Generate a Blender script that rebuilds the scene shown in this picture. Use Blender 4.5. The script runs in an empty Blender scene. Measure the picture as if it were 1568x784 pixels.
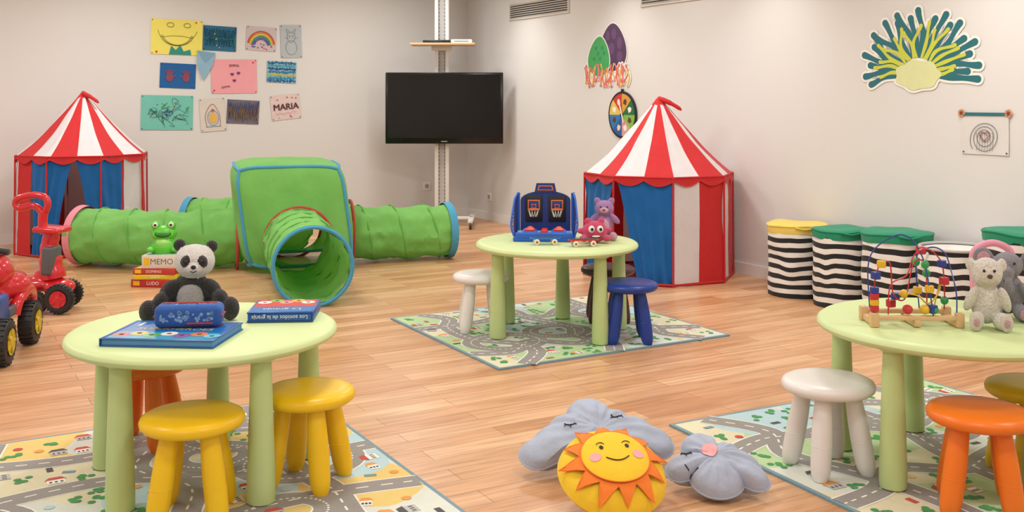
import bpy, bmesh, math, random
from math import sin, cos, pi, radians, sqrt
from mathutils import Vector, Matrix, noise, Euler
random.seed(4)
scene = bpy.context.scene
try:
    scene.view_settings.view_transform = 'Standard'
    scene.view_settings.look = 'None'
except Exception:
    pass

# ------------------------------------------------------------ materials
def lin(h):
    h = h.lstrip('#')
    out = []
    for i in (0, 2, 4):
        c = int(h[i:i+2], 16)/255
        out.append(c/12.92 if c <= .04045 else ((c+.055)/1.055)**2.4)
    return tuple(out)+(1,)
_m = {}
def mat(name, col, rough=.5, var=.06, vscale=12, bump=0, bscale=150, sheen=0, metal=0, coat=0, emit=0, trans=0):
    if name in _m: return _m[name]
    m = bpy.data.materials.new(name); m.use_nodes = True
    nt = m.node_tree; N = nt.nodes; L = nt.links
    p = N['Principled BSDF']; c = lin(col)
    tc = N.new('ShaderNodeTexCoord')
    nz = N.new('ShaderNodeTexNoise'); nz.inputs['Scale'].default_value = vscale; nz.inputs['Detail'].default_value = 3
    L.new(tc.outputs['Object'], nz.inputs['Vector'])
    mx = N.new('ShaderNodeMix'); mx.data_type = 'RGBA'
    mx.inputs[6].default_value = tuple(x*(1-var) for x in c[:3])+(1,)
    mx.inputs[7].default_value = tuple(min(1, x*(1+var)) for x in c[:3])+(1,)
    L.new(nz.outputs['Fac'], mx.inputs[0]); L.new(mx.outputs[2], p.inputs['Base Color'])
    p.inputs['Roughness'].default_value = rough; p.inputs['Metallic'].default_value = metal
    p.inputs['Sheen Weight'].default_value = sheen; p.inputs['Coat Weight'].default_value = coat
    if bump:
        n2 = N.new('ShaderNodeTexNoise'); n2.inputs['Scale'].default_value = bscale; n2.inputs['Detail'].default_value = 4
        L.new(tc.outputs['Object'], n2.inputs['Vector'])
        bp = N.new('ShaderNodeBump'); bp.inputs['Strength'].default_value = bump; bp.inputs['Distance'].default_value = .01
        L.new(n2.outputs['Fac'], bp.inputs['Height']); L.new(bp.outputs['Normal'], p.inputs['Normal'])
    if trans:
        tr = N.new('ShaderNodeBsdfTranslucent'); L.new(mx.outputs[2], tr.inputs['Color'])
        ms = N.new('ShaderNodeMixShader'); ms.inputs[0].default_value = trans
        L.new(p.outputs[0], ms.inputs[1]); L.new(tr.outputs[0], ms.inputs[2])
        L.new(ms.outputs[0], N['Material Output'].inputs['Surface'])
    if emit:
        p.inputs['Emission Color'].default_value = c; p.inputs['Emission Strength'].default_value = emit
    _m[name] = m
    return m
def pl(name, col, **k):
    k.setdefault('rough', .42); k.setdefault('var', .03); return mat(name, col, **k)
def fab(name, col, **k):
    k.setdefault('rough', .85); k.setdefault('bump', .25); k.setdefault('bscale', 60); k.setdefault('sheen', .1); return mat(name, col, **k)
def fur(name, col, **k):
    k.setdefault('rough', .95); k.setdefault('bump', 1.0); k.setdefault('bscale', 260); k.setdefault('sheen', .3); k.setdefault('var', .25); k.setdefault('vscale', 150); return mat(name, col, **k)

# ------------------------------------------------------------ mesh builder
class Build:
    def __init__(s): s.v=[]; s.f=[]; s.mi=[]; s.mats=[]
    def idx(s, m):
        if m not in s.mats: s.mats.append(m)
        return s.mats.index(m)
    def add(s, geo, m, M=None):
        vs, fs = geo; o = len(s.v); i = s.idx(m)
        s.v += [(M @ Vector(p)) if M else Vector(p) for p in vs]
        s.f += [tuple(o+k for k in f) for f in fs]
        s.mi += [i]*len(fs)
        return s
    def finish(s, name, M=None, loc=None, rot=0, ground=None, angle=40, parent=None):
        if M is None: M = Matrix.Translation(Vector(loc or (0,0,0))) @ Matrix.Rotation(rot, 4, 'Z')
        me = bpy.data.meshes.new(name)
        me.from_pydata([tuple(p) for p in s.v], [], s.f)
        for m in s.mats: me.materials.append(m)
        me.polygons.foreach_set('material_index', s.mi)
        me.polygons.foreach_set('use_smooth', [True]*len(s.f))
        me.update()
        me.set_sharp_from_angle(angle=radians(angle))
        ob = bpy.data.objects.new(name, me)
        if ground is not None:
            mz = min((M @ p).z for p in s.v)
            M = Matrix.Translation((0,0,ground-mz)) @ M
        ob.matrix_world = M
        scene.collection.objects.link(ob)
        if parent: ob.parent = parent
        return ob
def T(x,y,z): return Matrix.Translation((x,y,z))
def RX(a): return Matrix.Rotation(radians(a),4,'X')
def RY(a): return Matrix.Rotation(radians(a),4,'Y')
def RZ(a): return Matrix.Rotation(radians(a),4,'Z')
def S(x,y,z): return Matrix.Diagonal((x,y,z,1))

def frombm(bm):
    vs=[v.co.copy() for v in bm.verts]; bm.verts.index_update()
    fs=[tuple(v.index for v in f.verts) for f in bm.faces]; bm.free(); return vs,fs
def box(x,y,z,bev=0,seg=2):
    bm=bmesh.new(); bmesh.ops.create_cube(bm,size=1)
    for v in bm.verts: v.co=Vector((v.co.x*x,v.co.y*y,v.co.z*z))
    if bev: bmesh.ops.bevel(bm,geom=bm.edges[:],offset=bev,segments=seg,affect='EDGES',profile=.5)
    return frombm(bm)
def lathe(prof,n=40):
    vs=[];fs=[];rings=[]
    for r,z in prof:
        if r<1e-6: rings.append([len(vs)]); vs.append((0,0,z))
        else:
            rings.append(list(range(len(vs),len(vs)+n)))
            vs+=[(r*cos(2*pi*i/n),r*sin(2*pi*i/n),z) for i in range(n)]
    for a,b in zip(rings,rings[1:]):
        for i in range(n):
            j=(i+1)%n
            if len(a)==1 and len(b)==1: continue
            if len(a)==1: fs.append((a[0],b[i],b[j]))
            elif len(b)==1: fs.append((a[i],b[0],a[j]))
            else: fs.append((a[i],b[i],b[j],a[j]))
    return vs,fs
def ell(rx,ry=None,rz=None,sub=3):
    ry=ry or rx; rz=rz or rx
    bm=bmesh.new(); bmesh.ops.create_icosphere(bm,subdivisions=sub,radius=1)
    for v in bm.verts: v.co=Vector((v.co.x*rx,v.co.y*ry,v.co.z*rz))
    return frombm(bm)
def tube(pts,rad,n=10,closed=False):
    P=[Vector(p) for p in pts]; m=len(P)
    rads=rad if isinstance(rad,(list,tuple)) else [rad]*m
    vs=[];fs=[]; prev=None
    for i,p in enumerate(P):
        if closed: t=(P[(i+1)%m]-P[i-1])
        else: t=P[min(i+1,m-1)]-P[max(i-1,0)]
        t.normalize()
        if prev is None:
            a=Vector((0,0,1)) if abs(t.z)<.9 else Vector((1,0,0))
            u=t.cross(a).normalized()
        else:
            u=(prev-t*prev.dot(t)).normalized()
        prev=u; w=t.cross(u)
        for k in range(n):
            a=2*pi*k/n; vs.append(p+(u*cos(a)+w*sin(a))*rads[i])
    for i in range(m if closed else m-1):
        for k in range(n):
            a=i*n+k;b=i*n+(k+1)%n;c=((i+1)%m)*n+(k+1)%n;d=((i+1)%m)*n+k
            fs.append((a,b,c,d))
    if not closed:
        fs.append(tuple(range(n-1,-1,-1))); fs.append(tuple((m-1)*n+k for k in range(n)))
    return vs,fs
def catmull(pts,k=8,closed=False):
    P=[Vector(p) for p in pts]; n=len(P); out=[]
    for i in range(n if closed else n-1):
        if closed: a,b,c,d=P[i-1],P[i],P[(i+1)%n],P[(i+2)%n]
        else: a,b,c,d=P[max(i-1,0)],P[i],P[i+1],P[min(i+2,n-1)]
        for j in range(k):
            t=j/k
            out.append(.5*((2*b)+(-a+c)*t+(2*a-5*b+4*c-d)*t*t+(-a+3*b-3*c+d)*t**3))
    if not closed: out.append(P[-1])
    return out
def prism(outline,z0,z1):
    n=len(outline); vs=[(x,y,z0) for x,y in outline]+[(x,y,z1) for x,y in outline]
    fs=[tuple(range(n-1,-1,-1)),tuple(range(n,2*n))]+[(i,(i+1)%n,n+(i+1)%n,n+i) for i in range(n)]
    return vs,fs
def poly(outline,z=0): return [(x,y,z) for x,y in outline],[tuple(range(len(outline)))]
def disc(r,z=0,n=24,cx=0,cy=0,ry=None):
    ry=ry or r; return poly([(cx+r*cos(2*pi*i/n),cy+ry*sin(2*pi*i/n)) for i in range(n)],z)
def rect(x0,y0,x1,y1,z=0): return poly([(x0,y0),(x1,y0),(x1,y1),(x0,y1)],z)
def strip(pts,w,z=0,closed=False):
    P=[Vector((p[0],p[1],0)) for p in pts]; n=len(P); ws=w if isinstance(w,(list,tuple)) else [w]*n
    vs=[];fs=[]
    for i,p in enumerate(P):
        t=(P[(i+1)%n]-P[i-1]) if closed else P[min(i+1,n-1)]-P[max(i-1,0)]
        if t.length<1e-9: t=Vector((1,0,0))
        t.normalize(); nn=Vector((-t.y,t.x,0))*ws[i]/2
        vs+=[(p.x+nn.x,p.y+nn.y,z),(p.x-nn.x,p.y-nn.y,z)]
    for i in range(n if closed else n-1):
        a=2*i;b=2*((i+1)%n); fs.append((a,a+1,b+1,b))
    return vs,fs
def torus(R,r,n=40,m=10): return tube([(R*cos(2*pi*i/n),R*sin(2*pi*i/n),0) for i in range(n)],r,m,True)
def polar(outline,zf,rings=10,cx=0,cy=0):
    n=len(outline); vs=[(cx,cy,zf(cx,cy,0))];fs=[]
    for j in range(1,rings+1):
        q=j/rings
        for x,y in outline:
            X=cx+(x-cx)*q;Y=cy+(y-cy)*q; vs.append((X,Y,zf(X,Y,q)))
    for i in range(n):
        fs.append((0,1+i,1+(i+1)%n))
        for j in range(rings-1):
            a=1+j*n+i;b=1+j*n+(i+1)%n; fs.append((a,a+n,b+n,b))
    return vs,fs
def circ_outline(circles,n=120):
    out=[]
    for i in range(n):
        a=2*pi*i/n; dx,dy=cos(a),sin(a); best=.01
        for cx,cy,r in circles:
            bq=dx*cx+dy*cy; c=cx*cx+cy*cy-r*r; D=bq*bq-c
            if D>0: best=max(best,bq+sqrt(D))
        out.append((dx*best,dy*best))
    return out
def pillow(outline,Tk,seed=0,flat=.7):
    def prof(q): return max(0,(1-q**3))**.55
    def up(x,y,q):
        seam=sin(math.atan2(y,x)*17+seed)*.005*q**2*(1-q)*4
        return Tk*prof(q)*(1+.18*noise.noise(Vector((x*14+seed,y*14,q))))+.009*noise.noise(Vector((x*36+seed,y*36,0)))*(1-q)+seam
    def dn(x,y,q): return -Tk*flat*prof(q)
    a=polar(outline,up,18); b=polar(outline,dn,10)
    return a,b
def addtext(b,text,size,m,M,font_ex=0):
    c=bpy.data.curves.new('t','FONT'); c.body=text; c.size=size; c.align_x='CENTER'; c.align_y='CENTER'; c.extrude=font_ex; c.resolution_u=3
    o=bpy.data.objects.new('t',c); scene.collection.objects.link(o)
    dg=bpy.context.evaluated_depsgraph_get(); me=o.evaluated_get(dg).to_mesh()
    vs=[v.co.copy() for v in me.vertices]; fs=[tuple(p.vertices) for p in me.polygons]
    b.add((vs,fs),m,M)
    o.evaluated_get(dg).to_mesh_clear(); bpy.data.objects.remove(o); bpy.data.curves.remove(c)
def blob(b,parts,voxel=.005,sm=5,M=None):
    bm=bmesh.new(); inv=[]
    for p in parts:
        (cx,cy,cz),(rx,ry,rz),m=p[:3]; e=p[3] if len(p)>3 else (0,0,0)
        mm=T(cx,cy,cz)@Euler([radians(q) for q in e]).to_matrix().to_4x4()@S(rx,ry,rz)
        bmesh.ops.create_icosphere(bm,subdivisions=3,radius=1,matrix=mm); inv.append((mm.inverted(),min(rx,ry,rz),m))
    me=bpy.data.meshes.new('t'); bm.to_mesh(me); bm.free()
    o=bpy.data.objects.new('t',me); scene.collection.objects.link(o)
    r=o.modifiers.new('r','REMESH'); r.mode='VOXEL'; r.voxel_size=voxel
    s=o.modifiers.new('s','SMOOTH'); s.iterations=sm; s.factor=.5
    dg=bpy.context.evaluated_depsgraph_get(); ev=o.evaluated_get(dg); e=ev.to_mesh()
    vs=[v.co.copy() for v in e.vertices]; groups={}
    for p in e.polygons:
        c=Vector((0,0,0))
        for k in p.vertices: c+=vs[k]
        c/=len(p.vertices)
        best=min(inv,key=lambda q:((q[0]@c).length-1)*q[1])
        groups.setdefault(best[2],[]).append(tuple(p.vertices))
    ev.to_mesh_clear(); bpy.data.objects.remove(o); bpy.data.meshes.remove(me)
    off=len(b.v); b.v+=[(M@v) if M else v for v in vs]
    for m,fs in groups.items():
        i=b.idx(m); b.f+=[tuple(off+k for k in f) for f in fs]; b.mi+=[i]*len(fs)

# ------------------------------------------------------------ room
C=Vector((-.474,10.9,0)); U=Vector((.4968,-.8678,0)); V=Vector((-.8678,-.4968,0)); H=2.5
def RP(v,u,z=0): p=C+V*v+U*u; return Vector((p.x,p.y,z))
def frame(X,Y,Z,o):
    M=Matrix.Identity(4)
    for i in range(3):
        M[i][0]=X[i];M[i][1]=Y[i];M[i][2]=Z[i];M[i][3]=o[i]
    return M
UP=Vector((0,0,1))
def on_right(s,z,out=.003): return frame(U,UP,V,RP(out,s,z))
def on_back(s,z,out=.003): return frame(-V,UP,U,RP(s,out,z))
LV,LU=7.2,12.6
wallm=mat('wall_paint','#dbd9d7',rough=.75,var=.015,vscale=1.5,bump=.04,bscale=300)
ceilm=mat('ceiling_paint','#e8e8e8',rough=.9,var=.01)
basem=mat('baseboard_paint','#e4e3e2',rough=.4,var=.01)
# floor
fm=bpy.data.materials.new('oak_laminate'); fm.use_nodes=True
nt=fm.node_tree;N=nt.nodes;L=nt.links;p=N['Principled BSDF']
tc=N.new('ShaderNodeTexCoord'); mp=N.new('ShaderNodeMapping'); mp.inputs['Rotation'].default_value=(0,0,radians(-29.8))
L.new(tc.outputs['Object'],mp.inputs['Vector'])
br=N.new('ShaderNodeTexBrick'); br.offset=.37; br.offset_frequency=2
br.inputs['Scale'].default_value=1; br.inputs['Brick Width'].default_value=.92; br.inputs['Row Height'].default_value=.105
br.inputs['Mortar Size'].default_value=.0014; br.inputs['Mortar Smooth'].default_value=.3
br.inputs['Color1'].default_value=lin('#e2b88f'); br.inputs['Color2'].default_value=lin('#c89468'); br.inputs['Mortar'].default_value=lin('#936846')
L.new(mp.outputs[0],br.inputs['Vector'])
m2=N.new('ShaderNodeMapping'); m2.inputs['Scale'].default_value=(1.6,22,1); L.new(mp.outputs[0],m2.inputs['Vector'])
g=N.new('ShaderNodeTexNoise'); g.inputs['Scale'].default_value=1.6; g.inputs['Detail'].default_value=7; g.inputs['Roughness'].default_value=.6; g.inputs['Distortion'].default_value=.6
L.new(m2.outputs[0],g.inputs['Vector'])
cr=N.new('ShaderNodeValToRGB'); cr.color_ramp.elements[0].position=.3; cr.color_ramp.elements[0].color=(.72,.64,.58,1); cr.color_ramp.elements[1].position=.62; cr.color_ramp.elements[1].color=(1.08,1.07,1.05,1)
L.new(g.outputs['Fac'],cr.inputs[0])
mx=N.new('ShaderNodeMix'); mx.data_type='RGBA'; mx.blend_type='MULTIPLY'; mx.inputs[0].default_value=1
L.new(br.outputs['Color'],mx.inputs[6]); L.new(cr.outputs[0],mx.inputs[7]); L.new(mx.outputs[2],p.inputs['Base Color'])
p.inputs['Roughness'].default_value=.33
bp=N.new('ShaderNodeBump'); bp.inputs['Strength'].default_value=.08; bp.inputs['Distance'].default_value=.005
L.new(g.outputs['Fac'],bp.inputs['Height']); L.new(bp.outputs[0],p.inputs['Normal'])
def slab(name,v0,v1,u0,u1,z0,z1,m):
    b=Build(); q=[RP(v0,u0),RP(v1,u0),RP(v1,u1),RP(v0,u1)]
    b.add(prism([(a.x,a.y) for a in q],z0,z1),m); return b.finish(name)
slab('floor',-.1,LV+.1,-.1,LU+.1,-.1,0,fm)
slab('ceiling',-.1,LV+.1,-.1,LU+.1,H,H+.1,ceilm)
slab('wall_back',-.1,LV+.1,-.1,0,0,H,wallm)
slab('wall_right',-.1,0,0,LU,0,H,wallm)
slab('wall_left',LV,LV+.1,0,LU,0,H,wallm)
slab('wall_front',-.1,LV+.1,LU,LU+.1,0,H,wallm)
slab('baseboard_back',.014,LV,.0,.014,0,.08,basem)
slab('baseboard_right',0,.014,.0,LU,0,.08,basem)
slab('baseboard_left',LV-.014,LV,.014,LU,0,.08,basem)

# ------------------------------------------------------------ wall fixtures
white=pl('white_plastic','#e9e8e6'); black=pl('black_plastic','#17171a',rough=.35); dgrey=pl('dark_grey_plastic','#3a3b40')
def vent(s,z,w,h):
    b=Build(); fr=pl('vent_frame','#d8d3cd'); dk=pl('vent_dark','#3b3634')
    b.add(box(w,h,.006),dk,T(0,0,.002))
    for sx,sy,x,y in ((w+.02,.014,0,h/2),(w+.02,.014,0,-h/2),(.014,h+.02,w/2,0),(.014,h+.02,-w/2,0)):
        b.add(box(sx,sy,.016,.002),fr,T(x,y,.006))
    n=7
    for i in range(n):
        b.add(box(w,.006,.012),fr,T(0,-h/2+(i+.7)*h/n*.96,.008)@RX(25))
    b.finish('air_vent',M=on_right(s,z,.002))
vent(1.457,2.09,1.06,.15); vent(3.58,2.055,1.03,.15)
def outlet(M,n=1):
    b=Build(); b.add(box(.085,.085,.01,.003),white)
    b.add(lathe([(0,.006),(.022,.006),(.024,.008),(.024,.004)],20),pl('outlet_grey','#a9a6a2'))
    for x in (-.009,.009): b.add(disc(.003,.0075,10,x,0),black)
    b.finish('power_outlet',M=M)
outlet(on_back(.48,.333,.005)); outlet(on_right(.497,.24,.005))

def paper(name,M,w,h,bg,fn,rot=0,tape=False):
    b=Build(); n=8; vs=[];fs=[]
    sd=random.random()*9
    for j in range(n+1):
        for i in range(n+1):
            x=-w/2+w*i/n;y=-h/2+h*j/n
            vs.append((x,y,.002+.004*abs(noise.noise(Vector((x*5+sd,y*5,0))))*(abs(2*j/n-1)**2)))
    for j in range(n):
        for i in range(n):
            a=j*(n+1)+i; fs.append((a,a+1,a+n+2,a+n+1))
    b.add((vs,fs),mat('paper_'+bg[1:],bg,rough=.9,var=.04))
    for sx in(-1,1):
        for sy in (-1,1): b.add(ell(.005,.005,.003,2),pl('putty_blue','#2c4a7a'),T(sx*(w/2-.012),sy*(h/2-.012),.005))
    fn(b,w,h); b.finish(name,M=M@RZ(rot))
ZS=.0072
def ink(c): return mat('crayon_'+c[1:],c,rough=.9,var=.12,vscale=60)
def st(b,c,pts,w=.004,z=ZS): b.add(strip(catmull(pts,6),w,z),ink(c))
def loop(b,c,cx,cy,rx,ry,w=.004,a0=0,a1=360,z=ZS):
    n=22; b.add(strip([(cx+rx*cos(radians(a0+(a1-a0)*i/n)),cy+ry*sin(radians(a0+(a1-a0)*i/n))) for i in range(n+1)],w,z),ink(c))
def dot(b,c,x,y,r,ry=None,z=ZS): b.add(disc(r,z,16,x,y,ry),ink(c))
def scrib(b,c,x0,y0,x1,y1,n,w=.005,z=ZS):
    pts=[(x0+(x1-x0)*i/n+random.uniform(-.004,.004),(y0 if i%2 else y1)+random.uniform(-.01,.01)) for i in range(n+1)]
    b.add(strip(pts,w,z),ink(c))
def heart(b,c,x,y,s,fill=True,z=ZS):
    pts=[(x+s*.06*16*sin(t)**3,y+s*.06*(13*cos(t)-5*cos(2*t)-2*cos(3*t)-cos(4*t))) for t in [2*pi*i/28 for i in range(28)]]
    if fill: b.add(poly(pts,z),ink(c))
    else: b.add(strip(pts,.004,z,True),ink(c))
def d_yellow(b,w,h):
    for i in range(3): loop(b,'#4a4a38',0,.03+.004*i,.15-.01*i,.11,.003,190,350)
    st(b,'#4a4a38',[(-.17,.06),(-.14,0),(-.05,.01),(.05,.01),(.14,0),(.18,.06)],.003)
    loop(b,'#4a4a38',-.06,.11,.03,.02); loop(b,'#4a4a38',.09,.11,.03,.02)
    b.add(poly([(-.07,-.16),(-.05,-.08),(-.01,-.12),(.03,-.07),(.06,-.13),(.12,-.11),(.13,-.16)],ZS),ink('#2e8f86'))
    dot(b,'#d33a2c',-.18,-.14,.01); dot(b,'#d33a2c',.17,.14,.008); dot(b,'#d33a2c',.2,-.13,.008)
def d_dark(b,w,h):
    for c in ('#123a6b','#1d6a72','#2a4fa0','#0f2a50','#2f8a7a'):
        for k in range(2): scrib(b,c,-w*.46,random.uniform(-h*.4,0),w*.46,random.uniform(0,h*.4),26,.007,ZS+random.random()*.0006)
    for k in range(5): dot(b,'#d8a63a',random.uniform(-w*.4,w*.4),random.uniform(-h*.4,h*.4),.006,z=ZS+.001)
def d_rainbow(b,w,h):
    for i,c in enumerate(('#c8453c','#e08a3c','#e4cf4a','#4f9a57','#3d6fb0','#7a4f9c')):
        loop(b,c,0,-.07,.13-.013*i,.14-.015*i,.011,10,170)
    for k in range(16): dot(b,random.choice(['#c04a90','#d05040','#3f6fb0','#8a4f90']),random.uniform(-w*.44,w*.44),random.uniform(-.1,-.04),.007)
def d_cat(b,w,h):
    c='#7d8388'; loop(b,c,0,.04,.04,.05,.003); loop(b,c,0,-.06,.055,.07,.003)
    for s in(-1,1):
        st(b,c,[(s*.035,.07),(s*.045,.12),(s*.01,.09)],.003); dot(b,'#555b60',s*.015,.05,.005); st(b,c,[(s*.02,.03),(s*.07,.035)],.002)
def d_hands(b,w,h):
    for s in(-1,1):
        M0=(s*.075,-.02); dot(b,'#8a4a5a',M0[0],M0[1],.032,.036)
        for k in range(4):
            a=radians(90+(k-1.5)*18); x,y=M0[0]+.03*cos(a),M0[1]+.03*sin(a)
            b.add(strip([(x,y),(x+.045*cos(a),y+.045*sin(a))],.013,ZS+.0003),ink('#8a4a5a'))
        a=radians(90+s*70); b.add(strip([M0,(M0[0]+.06*cos(a),M0[1]+.06*sin(a))],.013,ZS+.0004),ink('#8a4a5a'))
def d_pink(b,w,h):
    for x,y in ((-.02,.02),(.04,.03),(.0,-.04)): heart(b,'#7a3a78',x,y,.018)
    addtext(b,'EMMA',.035,ink('#4a3040'),T(0,.1,ZS)); addtext(b,'EMMA',.03,ink('#4a3040'),T(-.08,-.1,ZS)@RZ(10))
    dot(b,'#c03a3a',-.19,-.13,.008); dot(b,'#c03a3a',.18,.13,.008)
def d_stripes(b,w,h):
    for i,c in enumerate(('#1c5f9a','#2f97c8','#d9c84a','#2b7fb5','#174a82','#46a7c0','#235f93')):
        y=-h*.42+h*.84*i/6; scrib(b,c,-w*.46,y-.006,w*.46,y+.01,40,.012)
def d_teal(b,w,h):
    for c in('#2d4f8a','#234a3a','#3a3a3a','#3c8f4a'):
        for k in range(4):
            x,y=random.uniform(-w*.32,w*.32),random.uniform(-h*.3,h*.3)
            st(b,c,[(x+random.uniform(-.06,.06),y+random.uniform(-.05,.05)) for _ in range(6)],.003)
    for k in range(8): dot(b,random.choice(['#d44a3a','#e0b23a','#3b7fc0']),random.uniform(-w*.4,w*.4),random.uniform(-h*.35,h*.35),.006)
def d_house(b,w,h):
    st(b,'#8a5a6a',[(-.06,-.11),(-.07,0),(0,.1),(.06,0),(.06,-.11)],.004); dot(b,'#e3b45a',0,-.03,.035,.05)
    loop(b,'#3f7fae',0,-.03,.05,.07,.004); dot(b,'#d06a4a',0,.04,.015); st(b,'#3f7fae',[(-.07,-.11),(.07,-.11)],.004)
def d_maria(b,w,h):
    addtext(b,'MARIA',.085,ink('#5a3038'),T(0,.0,ZS)); addtext(b,'MARIA',.085,ink('#5a3038'),T(.004,.002,ZS+.0002))
    for k in range(7): dot(b,random.choice(['#d04a4a','#e6a0a8','#c84a70']),random.uniform(-w*.42,w*.42),random.choice([-.09,.085])+random.uniform(-.01,.01),.007)
    scrib(b,'#c86a70',-.1,-.065,.1,-.05,20,.003)
def d_brown(b,w,h):
    for c in('#2d3f7a','#5a4638','#1f2f5a','#8a6a3a','#3a5a9a'):
        for k in range(2): scrib(b,c,-w*.46,random.uniform(-h*.42,0),w*.46,random.uniform(0,h*.42),26,.008,ZS+random.random()*.0006)
for s,z,w,h,bg,fn,r in ((3.002,1.805,.46,.324,'#ebe06c',d_yellow,-1),(2.613,1.804,.31,.233,'#2d6a8a',d_dark,-2),(2.219,1.813,.29,.231,'#c9bcc0',d_rainbow,-3),
    (1.927,1.797,.21,.32,'#b4bcc2',d_cat,2),(2.994,1.45,.32,.228,'#1f5f9e',d_hands,-2),(2.478,1.451,.43,.32,'#eda3ac',d_pink,1),(2.021,1.497,.29,.205,'#8fbcd0',d_stripes,-2),
    (3.089,1.112,.46,.316,'#74c3b4',d_teal,-1),(2.677,1.091,.235,.31,'#d8cfc6',d_house,4),(2.394,1.115,.305,.225,'#6f6a7a',d_brown,-3),(1.981,1.16,.29,.24,'#ddc8c6',d_maria,6)):
    paper('childs_drawing',on_back(s,z),w,h,bg,fn,r)
b=Build(); b.add(poly([(-.085,.13),(.08,.11),(.06,.0),(-.03,-.15),(-.08,-.02)],.003),mat('paper_lightblue','#8db4cc',rough=.9))
b.add(poly([(-.085,.13),(.08,.11),(-.01,.02)],.006),mat('paper_lightblue2','#7ba5bf',rough=.9)); b.finish('paper_kite_cutout',M=on_back(2.737,1.557,.013))
def d_right(b,w,h):
    pts=[]
    for i in range(90):
        t=i/89; a=t*2*pi*3.6; r=.012+.078*t
        pts.append((r*cos(a)*1.0,-.012+r*sin(a)*1.0-.02*t*abs(sin(a/2))))
    b.add(strip(pts,.0035,ZS),ink('#66666b')); heart(b,'#a04a4a',0,-.01,.03,False)
    for k in range(7): st(b,'#7c7c80',[(-.05+.016*k,-.09),(-.045+.016*k,-.04),(-.05+.016*k,.01)],.002)
    b.add(rect(-w/2,h/2-.014,w/2,h/2+.004,ZS),ink('#2f6c78'))
    for s in(-1,1):
        for k in range(5):
            a=2*pi*k/5; dot(b,'#c98a6a',s*w/2+.012*cos(a),h/2+.012*sin(a),.011,z=ZS+.0004)
        dot(b,'#7a3f2c',s*w/2,h/2,.009,z=ZS+.001)
paper('childs_drawing',on_right(6.14,1.04),.285,.225,'#d9d6d3',d_right,0)
# coral sticker
b=Build(); wk=mat('sticker_white','#eeebe4',rough=.5); teal=mat('sticker_teal','#1a6a74',rough=.5); yg=mat('sticker_yellowgreen','#c6cc45',rough=.5); sand=mat('sticker_sand','#d8dca4',rough=.5)
def frond(b,m,a,L0,L1,w,z,grow=0,bend=0):
    pts=[];ws=[];n=11
    for i in range(n+1):
        t=i/n; r=L0+(L1-L0)*t; aa=radians(a)+bend*sin(t*4.6)
        pts.append((1.22*r*cos(aa),-.15+r*sin(aa))); ws.append(w*(.8+.35*sin(t*pi*1.4)**2)+2*grow)
    b.add(strip(pts,ws,z),m); b.add(disc(ws[-1]/2,z+.00003,14,*pts[-1]),m)
random.seed(11)
fr=[]
for i in range(22):
    a=-8+196*i/21; fr.append((a,.10,.315+.080*abs(sin(radians(a)))**.7*1.0+(-.035 if i%2 else .010),.041,random.uniform(-.09,.09),teal))
for i in range(17):
    a=0+180*i/16; fr.append((a+random.uniform(-3,3),.10,.25+.08*sin(radians(max(a,0)))+random.uniform(-.05,.02),.023,random.uniform(-.12,.12),yg))
for a,l0,l1,w,bd,m in fr: frond(b,wk,a,l0,l1,w,.002,.016,bd)
for k,(a,l0,l1,w,bd,m) in enumerate(fr): frond(b,m,a,l0,l1,w,.003+(0 if m is teal else .0009)+k*.00002,0,bd)
def mound(g): return [((.165+g)*cos(t)*(1+.06*cos(7*t)),-.16+(.095+g)*sin(t)*(1+.06*cos(7*t))+(.0)) for t in [2*pi*i/60 for i in range(60)]]
b.add(poly(mound(.018),.0024),wk); b.add(poly(mound(0),.0052),sand)
b.finish('coral_wall_sticker',M=on_right(5.705,1.515)@S(.94,.90,1))
# sea creature sticker
b=Build(); pu=mat('sticker_purple','#4d2f55',rough=.5); gr=mat('sticker_green','#3fa35c',rough=.5); pk=mat('sticker_pink','#e0848c',rough=.5); orr=mat('sticker_orange','#e06a44',rough=.5)
def egg(cx,cy,rx,ry,rot,g=0):
    out=[]
    for i in range(40):
        t=2*pi*i/40; x=(rx+g)*cos(t)*(1-.28*sin(t)); y=(ry+g)*sin(t); c,s_=cos(rot),sin(rot); out.append((cx+x*c-y*s_,cy+x*s_+y*c))
    return out
b.add(poly(egg(.10,.07,.19,.20,0,.012),.001),wk); b.add(poly(egg(.10,.07,.19,.20,0),.002),pu)
for kk,(ex_,ey_,rx_,ry_) in enumerate(((.03,.17,.03,.04),(.12,.18,.035,.045),(.20,.10,.035,.05),(.09,.06,.04,.05),(.20,-.01,.04,.045),(.03,.05,.025,.05))): b.add(disc(rx_,.0024+.00003*kk,20,ex_,ey_,ry_),mat('sticker_purple2','#63406e',rough=.5))
b.add(poly(egg(-.10,-.0,.155,.17,-.1,.012),.003),wk); b.add(poly(egg(-.10,-.0,.155,.17,-.1),.0036),gr)
for k in range(6): b.add(disc(.018,.0042+.00002*k,14,-.17+.03*k,-.02+.045*((k*2)%3)),mat('sticker_green2','#2f8a58',rough=.5))
random.seed(5)
sy_=mat('sticker_yellow','#e6c04a',rough=.5)
for i in range(34):
    x=-.31+.62*i/33; y0=-.1+random.uniform(-.03,.03); c=[orr,pk,orr,sy_,pk][i%5]
    pts=catmull([(x,y0),(x+random.uniform(-.03,.03),y0-.06),(x+random.uniform(-.03,.03),y0-.13)],5)
    b.add(strip(pts,.046,.0015+i*.00002),wk); b.add(disc(.022,.0015+i*.00002,12,*pts[0][:2]),wk); b.add(strip(pts,.014,.0048+i*.00002),c); b.add(disc(.011,.0056+i*.00002,12,*pts[-1][:2]),c); b.add(disc(.010,.0056+i*.00002,12,*pts[0][:2]),c)
b.finish('sea_creature_wall_sticker',M=on_right(2.56,1.60))
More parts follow.
